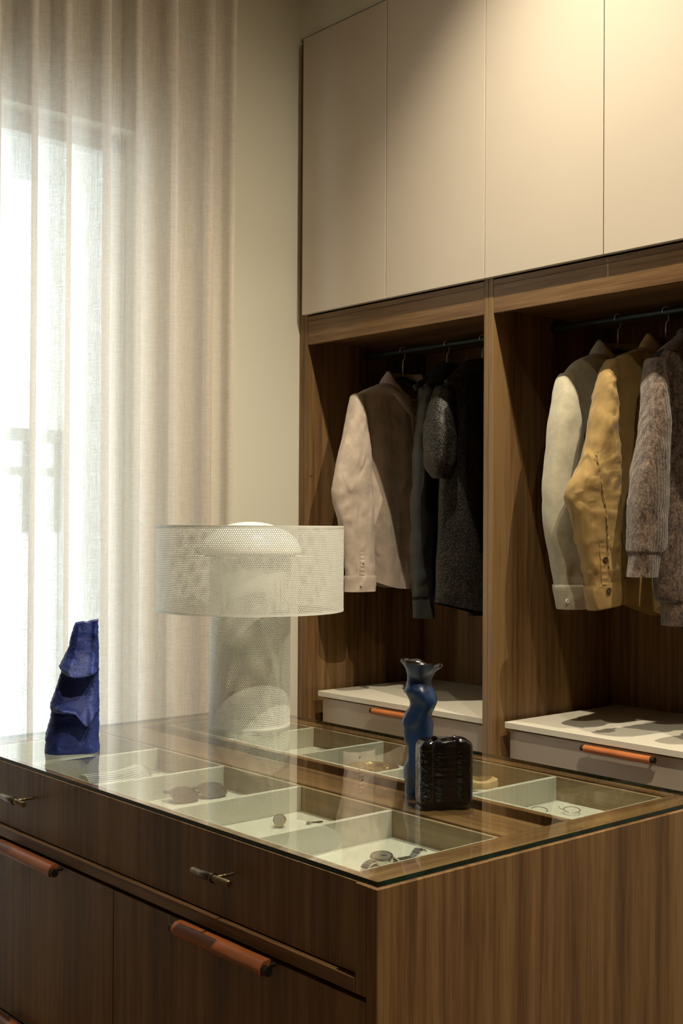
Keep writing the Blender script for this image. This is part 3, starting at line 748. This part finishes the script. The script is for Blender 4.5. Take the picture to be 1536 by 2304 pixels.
# ------------------------------------------------------------------ ceramics
def ceramic(name, c, rough, bs, bstr, bd=.003, var=.25, vs=30, coat=0, spec=.5, sc=(1, 1, 1)):
    return plain(name, c, rough, 0, var, vs, bs, bstr, bd, sc, spec, 0, coat, 4)
ultra_m = ceramic('ultramarine_matte', (.006, .021, .165), .62, 190, .6, .003, .3, 60)
navy_m = ceramic('navy_satin_glaze', (.006, .022, .075), .36, 60, .25, .003, .35, 25, sc=(1, 1, .3))
black_m = ceramic('black_gloss_glaze', (.004, .003, .003), .09, 170, .16, .003, .2, 30, spec=.4)
def sculpture():
    o = Vector((.985, -1.475, GZ)); A = math.radians(49 + 14)
    ex = Vector((math.cos(A), math.sin(A), 0)); ey = Vector((-math.sin(A), math.cos(A), 0))   # ex to picture right, -ey to viewer
    H = .306; NA = 120; R = []
    prof = [(0, .004), (.10, .008), (.20, .012), (.28, .020), (.335, .034), (.365, .046), (.382, .049), (.390, .045), (.388, .038), (.376, .024), (.366, .008),
            (.372, .002), (.44, .002), (.52, .006), (.59, .016), (.64, .032), (.668, .047), (.684, .053), (.694, .050), (.693, .042), (.682, .026), (.672, .010),
            (.682, .006), (.74, .012), (.82, .018), (.90, .022), (.96, .024), (1.0, .022)]
    prof = interp(prof, 190)
    lefts = [(0, -.008), (.05, -.014), (.20, -.022), (.30, -.036), (.36, -.046), (.385, -.040), (.50, -.050), (.60, -.060), (.66, -.066), (.70, -.062), (.76, -.066), (.88, -.074), (1, -.077)]
    qm = 0
    for i, (q, fr) in enumerate(prof):
        qm = max(qm + 1e-5, q) if q > qm else qm + 1e-5
        for (a, va), (b, vb) in zip(lefts, lefts[1:]):
            if a <= min(qm, 1) <= b: xl = va + (vb - va) * (min(qm, 1) - a) / (b - a); break
        xr = .043 + .004 * qm; ring = []
        hd = .020 + .016 * qm
        lip = max(0, fr - .02) / .03 if q < .70 else 0
        for k in range(NA):
            a = 2 * PI * k / NA; cs, sn = math.cos(a), math.sin(a); e = .40
            u = (xl + xr) / 2 + (xr - xl) / 2 * math.copysign(abs(cs) ** e, cs)
            f = math.copysign(abs(sn) ** e, sn); across = (u - xl) / (xr - xl)
            side = min(1, max(0, (1.0 - across)) * 5) ** .6 * min(1, .35 + across * 3)
            wf = max(0, f) ** 1.5
            vert = .0060 * math.exp(-((across - .45) / .06) ** 2) + .003 * math.exp(-((across - .86) / .05) ** 2) - .004 * math.exp(-((across - .68) / .14) ** 2)
            d = hd * f + wf * (fr * side + vert * (1 if q < .38 else .5))
            qz = qm + (q - qm) * wf
            sag = (.012 * math.sin(across * 3.0 + .3) if q < .42 else .030 * math.exp(-((across - .72) / .16) ** 2) - .004) * lip * wf
            p = o + ex * u - ey * d + Vector((0, 0, H * (1 - qz) - sag))
            if i < 6: p.z -= (.008 * (1 - across) + .005 * math.exp(-((across - .55) / .07) ** 2)) * (1 - i / 6) + (.004 * abs(f) if i == 0 else 0)
            dirn = (ex * cs - ey * sn).normalized()
            if i < len(prof) - 1: p += dirn * (.0024 * fbm(p, 45, 4) + .0012 * fbm(p, 170, 2))
            else: p.z = GZ + .0004
            p.z = max(p.z, GZ + .0004)
            ring.append(p)
        R.append(ring)
    b = B().rings(R).build('sculpture', ultra_m, None, 70)
    setp(b, 'matte ultramarine blue sculpture of three draped tiers near the curtain', 'sculpture')
sculpture()
def blue_vase():
    D0 = 2.405; k_ = D0 / 2736.92
    cx = Vector((1.812, -1.178, GZ)); rr = rt.copy(); rr.z = 0; rr.normalize(); ff = Vector((-math.sin(yaw), math.cos(yaw), 0))
    x0 = 915
    rows = [(1785, 884, 944), (1770, 883, 946), (1745, 878, 948), (1727, 880, 946), (1706, 889, 943), (1686, 890, 941), (1665, 884, 946), (1641, 880, 951), (1626, 877, 950), (1606, 884, 946), (1591, 895, 953), (1575, 895, 956), (1555, 885, 948), (1544, 887, 944), (1530, 889, 943), (1518, 886, 949), (1508, 880, 956), (1500, 874, 961), (1494, 869, 966)]
    rows = [((1785 - y) * k_ * 1.0, (a + b) / 2 - x0, (b - a) / 2) for y, a, b in rows]
    rows = [(h, c * k_, w_ * k_) for h, c, w_ in rows]
    S = interp(rows, 90); R = []; n = 56
    for i, (h, c, w_) in enumerate(S):
        ring = []
        flare = max(0, (h - .235) / .02)
        for k in range(n):
            a = 2 * PI * k / n
            r = w_ * (1 + .05 * math.sin(3 * a + h * 30) + .06 * math.sin(2 * a - h * 55)) * (1 if flare == 0 else 1 + .06 * flare * math.sin(5 * a + 1))
            p = cx + rr * (c + r * math.cos(a)) + ff * (.88 * r * math.sin(a) + .006 * math.sin(h * 60)) + Vector((0, 0, h))
            if flare > 0: p.z += flare * (-.0065 * math.cos(a) + .0025 * math.sin(4 * a + .5) + .0016 * math.sin(9 * a))
            p += (rr * math.cos(a) + ff * math.sin(a)) * .0012 * fbm(p, 60, 3)
            ring.append(p)
        R.append(ring)
    inner = []
    top = R[-1]; ctr = sum(top, Vector()) / n
    inner.append([ctr + (p - ctr) * .955 + Vector((0, 0, .0012 + .0008 * fbm(p, 90, 2))) for p in top])
    for back, s_ in ((4, .90), (8, .86), (13, .84), (20, .82), (34, .8)):
        q = R[-1 - back]; cq = sum(q, Vector()) / n
        inner.append([cq + (p - cq) * s_ + Vector((0, 0, .0012 * fbm(p, 90, 2))) for p in q])
    t = thing('vase', 'tall wavy navy blue vase with a flared rim', 'vase', cx)
    B().rings(R, True, False).build('body', navy_m, t, True)
    B().rings([top] + inner, False, True).build('glazed_rim', black_m, t, True)
blue_vase()
def black_vase():
    c = Vector((1.908, -1.205, GZ)); rr = rt.copy(); rr.z = 0; rr.normalize(); ff = Vector((-math.sin(yaw), math.cos(yaw), 0))
    A = math.radians(10); ex = rr * math.cos(A) + ff * math.sin(A); ey = ff * math.cos(A) - rr * math.sin(A)
    W2, D2, H = .0520, .030, .1235; NZ, NA = 110, 150; R = []
    for i in range(NZ + 1):
        q = i / NZ; z = H * q
        rc = .016
        if z > H - rc: s = 1 - (1 - math.sqrt(max(0, 1 - ((z - (H - rc)) / rc) ** 2))) * .32
        elif z < .008: s = 1 - .06 * (1 - z / .008)
        else: s = 1
        ring = []
        for k in range(NA):
            a = 2 * PI * k / NA; cs, sn = math.cos(a), math.sin(a); e = .38
            u = W2 * math.copysign(abs(cs) ** e, cs); d = D2 * math.copysign(abs(sn) ** e, sn)
            lobe = -.0060 * sum(math.exp(-((u - g_) / .0058) ** 2) for g_ in (-.0225, .0015, .0185))
            if sn < 0: d -= lobe * (abs(sn) ** .4)
            else: d += lobe * (abs(sn) ** .4)
            p = c + ex * (u * s) + ey * (d * s) + Vector((0, 0, z))
            amp = .00045 * (1 - .75 * max(0, (q - .8) / .2))
            dirn = (ex * cs + ey * sn).normalized()
            p += dirn * amp * (fbm(p, 130, 3) + .9 * fbm(p, 330, 2))
            if i == NZ: p.z += .003 * math.sin(u * 190) - .002
            if i == 0: p.z = GZ + .0004 + .0045 * max(0, math.sin(u * 130 + .6))
            ring.append(p)
        R.append(ring)
    top = R[-1]; ctr = sum(top, Vector()) / NA
    inner = [[ctr + (p - ctr) * s + Vector((0, 0, dz + .0015 * fbm(p, 90, 2))) for p in top] for s, dz in ((.86, .002), (.72, -.002), (.62, -.012), (.58, -.05))]
    t = thing('vase', 'squat ribbed black vase with a wet-looking gloss glaze', 'vase', c)
    B().rings(R, True, False).build('body', black_m, t, True)
    B().rings([top] + inner, False, True).build('mouth', black_m, t, True)
black_vase()

# ------------------------------------------------------------------ jewellery
TF = .8880
# watch
c = Vector((1.985, -1.437, TF)); A = math.radians(92)
ex = Vector((math.cos(A), math.sin(A), 0)); ey = Vector((-math.sin(A), math.cos(A), 0))
t = thing('wristwatch', 'steel wristwatch with a link bracelet in the nearest tray compartment', 'watch', c)
tilt = Vector((.10, -.12, 1)).normalized()
cc = c + Vector((0, 0, .014))
def tl(prof, mat, name, n=48):
    a = tilt.orthogonal().normalized(); b = tilt.cross(a)
    return B().rings([[cc + (a * math.cos(2 * PI * k / n) + b * math.sin(2 * PI * k / n)) * r + tilt * h for k in range(n)] for r, h in prof]).build(name, mat, t, 40)
tl([(.016, -.006), (.0205, -.004), (.0208, .003), (.0195, .0055), (.0175, .0058), (.0172, .0046)], steel_m, 'case')
tl([(.0172, .0046), (.0170, .0049), (.0, .0049)][:2], plain('watch_dial', (.30, .29, .24), .25, .5), 'dial')
for ang, ln, wd in ((40, .009, .0011), (160, .013, .0008)):
    a = math.radians(ang); d = Vector((math.cos(a), math.sin(a), 0)); d = (d - tilt * d.dot(tilt)).normalized()
    B().tube([cc + tilt * .0054, cc + tilt * .0054 + d * ln], wd * .6, 6).build('watch_hand', steel_m, t)
B().tube([cc + ex * 0 + ey * -.0205, cc + ey * -.0245], .0028, 12).build('crown', steel_m, t, 40)
def links(path, up_):
    for i in range(len(path) - 1):
        p, q = Vector(path[i]), Vector(path[i + 1]); d = (q - p); L = d.length; d.normalize()
        u = Vector(up_[i]); u = (u - d * u.dot(d)).normalized(); s = d.cross(u)
        for off, wd in ((-.0068, .0040), (0, .0088), (.0068, .0040)):
            vs = []
            for a in (.06, .94):
                for b in (-wd / 2, wd / 2):
                    for h in (-.0014, .0014): vs.append(p + d * L * a + s * (off + b) + u * (h - (0 if abs(off) > 0 else -.0004)))
            B().add(vs, [(0, 1, 3, 2), (4, 6, 7, 5), (0, 4, 5, 1), (2, 3, 7, 6), (0, 2, 6, 4), (1, 5, 7, 3)]).build('bracelet_link', steel_m, t)
pa, pu = [], []
for k in range(13):
    d = .021 + k * .0068; hgt = .013 - .011 * min(1, k / 3) if k < 8 else .002 + .012 * math.sin((k - 8) / 4 * PI * .8)
    pa.append(c + ex * d + ey * (.003 * math.sin(k * .5)) + Vector((0, 0, hgt))); pu.append((0, 0, 1))
links(pa, pu)
pa = []
for k in range(6):
    a = k / 5 * 1.5; pa.append(c - ex * (.020 + .021 * math.sin(a)) + Vector((0, 0, .0125 - .010 * (1 - math.cos(a)))))
links(pa, [(0, 0, 1)] * 6)
# rings and small pieces
def ring_obj(name, lab, c, nrm, R_, r_, mat, sq=1.0, cat='ring'):
    return setp(B().torus(c, nrm, R_, r_, 40, 10, sq).build(name, mat, None, True), lab, cat)
t = thing('signet_ring', 'chunky pale gold ring with a round face in the tray beside the lamp reflection', 'ring', (1.652, -1.400, TF))
B().torus((1.652, -1.398, TF + .0125), (-.3, .9, .25), .0092, .0026, 40, 10, 2.0).build('band', gold_m, t, True)
nn = Vector((.72, -.62, .32)).normalized(); a = nn.orthogonal().normalized(); b = nn.cross(a); c0 = Vector((1.660, -1.408, TF + .0145))
stone_m = plain('taupe_stone', (.34, .31, .24), .2, 0, .08, 60)
B().rings([[c0 + (a * math.cos(2 * PI * k / 32) + b * math.sin(2 * PI * k / 32)) * r + nn * h for k in range(32)] for r, h in ((.009, -.004), (.0115, 0), (.0120, .0012), (.0108, .0016))]).build('bezel', gold_m, t, 40)
B().rings([[c0 + (a * math.cos(2 * PI * k / 32) + b * math.sin(2 * PI * k / 32)) * r + nn * h for k in range(32)] for r, h in ((.0107, .0010), (.0107, .0018), (.004, .0024))]).build('face_stone', stone_m, t, 40)
t = thing('tie_pin', 'tiny dark bar pin lying in the tray beside the round-faced ring', 'pin', (1.68, -1.335, TF))
B().tube([(1.676, -1.342, TF + .0025), (1.684, -1.318, TF + .0025)], .0016, 8).build('pin_bar', bronze_d, t, True)
B().lathe((1.674, -1.346, TF + .0002), [(.0, 0), (.004, .0006), (.0046, .003), (.003, .005), (.0, .0056)], 16, False, False).build('pin_head', bronze_d, t, True)
for k, (x, y) in enumerate(((1.716, -1.495), (1.728, -1.483))):
    setp(B().lathe((x, y, TF + .0002), [(0, 0), (.003, .0005), (.0036, .003), (.002, .0052), (0, .0056)], 14, False, False).build('stud_earring', gold_m, None, True),
         'tiny bright stud earring beside the round-faced ring, the one ' + ('nearer the drawer fronts' if k == 0 else 'nearer the middle beam'), 'earring', 'pair of tiny stud earrings')
# strands necklace on a small stand of the tray
t = thing('necklace', 'fine dark multi-strand chain necklace fanned out in the tray by the sculpture', 'necklace', (1.10, -1.40, TF))
chain_m = plain('oxidised_chain', (.10, .09, .08), .35, .9)
line = interp([(-1.512, .9130), (-1.443, .9090), (-1.400, .9125), (-1.378, .9155), (-1.367, .9180), (-1.356, .9120), (-1.343, .9045), (-1.318, .8950)], 60)
for k in range(7):
    pts = [(1.092 + .0042 * k, y, max(TF + .0015, z - .0036 * k)) for y, z in line if z - .0036 * k > TF - .004 or y < -1.35]
    B().tube(pts, .0007, 6).build('chain_strand', chain_m, t, True)
pad = setp(B().rings([[(1.055, y, TF + .0002), (1.055, y, z - .004), (1.086, y, z - .0015), (1.121, y, max(TF + .0006, z - .0275)), (1.121, y, TF + .0002)] for y, z in line]).build('display_pad', tray_m),
           'low white padded wedge that carries the chain necklace in the tray', 'display pad')
B().lathe((1.108, -1.388, .8995), [(0, 0), (.002, .0006), (.0026, .0026), (.0, .0050)], 14, False, False).build('bead', pearl_m, t, True)
# sunglasses
t = thing('sunglasses', 'brown tinted sunglasses lying in the tray beneath the lamp reflection', 'sunglasses', (1.352, -1.392, TF))
tort_m = plain('tortoise_acetate', (.085, .050, .032), .15, 0, .5, 120, coat=.5); lensb_m = plain('smoked_lens', (.055, .040, .032), .06, 0, .1, coat=.6)
for sg in (-1, 1):
    cy_ = -1.388 + sg * .036
    R = []
    for k in range(37):
        a = 2 * PI * k / 36; e = .75
        yy = .0285 * math.copysign(abs(math.cos(a)) ** e, math.cos(a)); zz = .0215 * math.copysign(abs(math.sin(a)) ** e, math.sin(a))
        tiltx = -.55
        base = Vector((1.352, cy_, TF + .0145)); 
        P_ = lambda s_, n_: base + Vector((n_ + zz * s_ * -.86, yy * s_, zz * s_ * .50))
        R.append([P_(1.0, -.002), P_(1.15, -.002), P_(1.15, .002), P_(1.0, .002)])
    B().rings(R, False, False).build('rim', tort_m, t, 40)
    B().rings([[r_[0] for r_ in R[:-1]], [r_[3] * .5 + r_[0] * .5 for r_ in R[:-1]]], True, True).build('lens', lensb_m, t)
    B().tube([(1.338, cy_ + sg * .031, TF + .020), (1.322, cy_ + sg * .032, TF + .019), (1.320, -1.388 - sg * .01, TF + .010 + .003 * sg), (1.326, -1.388 - sg * .045, TF + .006 + .003 * sg)], [.003, .0028, .0024, .0028], 8).build('temple_arm', tort_m, t, True)
B().tube([(1.342, -1.400, TF + .020), (1.339, -1.388, TF + .022), (1.342, -1.376, TF + .020)], .0030, 8).build('bridge', tort_m, t, True)
# gold dish with a ring
c = (1.373, -.905, TF)
setp(B().lathe(c, [(0, .0006), (.030, .0006), (.056, .0050), (.066, .0105), (.0672, .0115), (.0655, .0118), (.055, .0065), (.030, .0022), (0, .0022)], 64, False, False)
     .build('trinket_dish', gold_m, None, True), 'shallow round gold trinket dish in the far tray', 'dish')
t = thing('spiral_ring', 'wide coiled gold ring standing in the gold trinket dish', 'ring', (1.372, -.918, TF + .0025))
for k in range(5):
    B().torus((1.372, -.924 + .0045 * k, TF + .0145), (.25, 1, .1), .0095, .0024, 36, 8).build('coil', gold_m, t, True)
ring_obj('thin_ring', 'thin gold ring lying flat in the gold trinket dish', (1.385, -.868, TF + .0085), (.1, -.2, 1), .0085, .0013, gold_m)
# wooden bangle, hoops
bang_m = plain('blond_wood_bangle', (.56, .40, .20), .4, 0, .15, 40, stretch=(1, 1, .3))
R = []
cb = Vector((1.667, -.842, TF + .0125))
for k in range(57):
    a = 2 * PI * k / 56; d = Vector((math.cos(a), math.sin(a), 0)); wv = .003 * math.sin(2 * a + .6)
    ri, ro, hh = .027 + .0 * wv, .037 + wv, .0118 + .003 * math.sin(a * 2)
    R.append([cb + d * ri + Vector((0, 0, -hh)), cb + d * ro + Vector((0, 0, -hh * .7)), cb + d * (ro + .002), cb + d * ro + Vector((0, 0, hh * .7)), cb + d * ri + Vector((0, 0, hh))])
for r_ in R:
    for p in r_: p.z = max(p.z, TF + .0003)
setp(B().rings(R, False, False).build('bangle', bang_m, None, 50), 'pale wooden bangle lying flat in the far tray beside the black vase', 'bangle')
for x, y, lab in ((1.908, -.925, 'thin gold hoop earring in the far tray, the one nearer the black vase'), (1.950, -.872, 'thin gold hoop earring in the far tray, the one away from the black vase')):
    t = thing('hoop_earring', lab, 'earring', (x, y, TF), 'pair of hoop earrings')
    B().torus((x, y, TF + .0075), (.12, -.10, 1), .0165, .0011, 40, 8).build('hoop', steel_m, t, True)
    B().tube([(x - .0105, y - .0125, TF + .008), (x - .016, y - .019, TF + .010), (x - .019, y - .019, TF + .0145)], .0009, 6).build('clasp', steel_m, t, True)
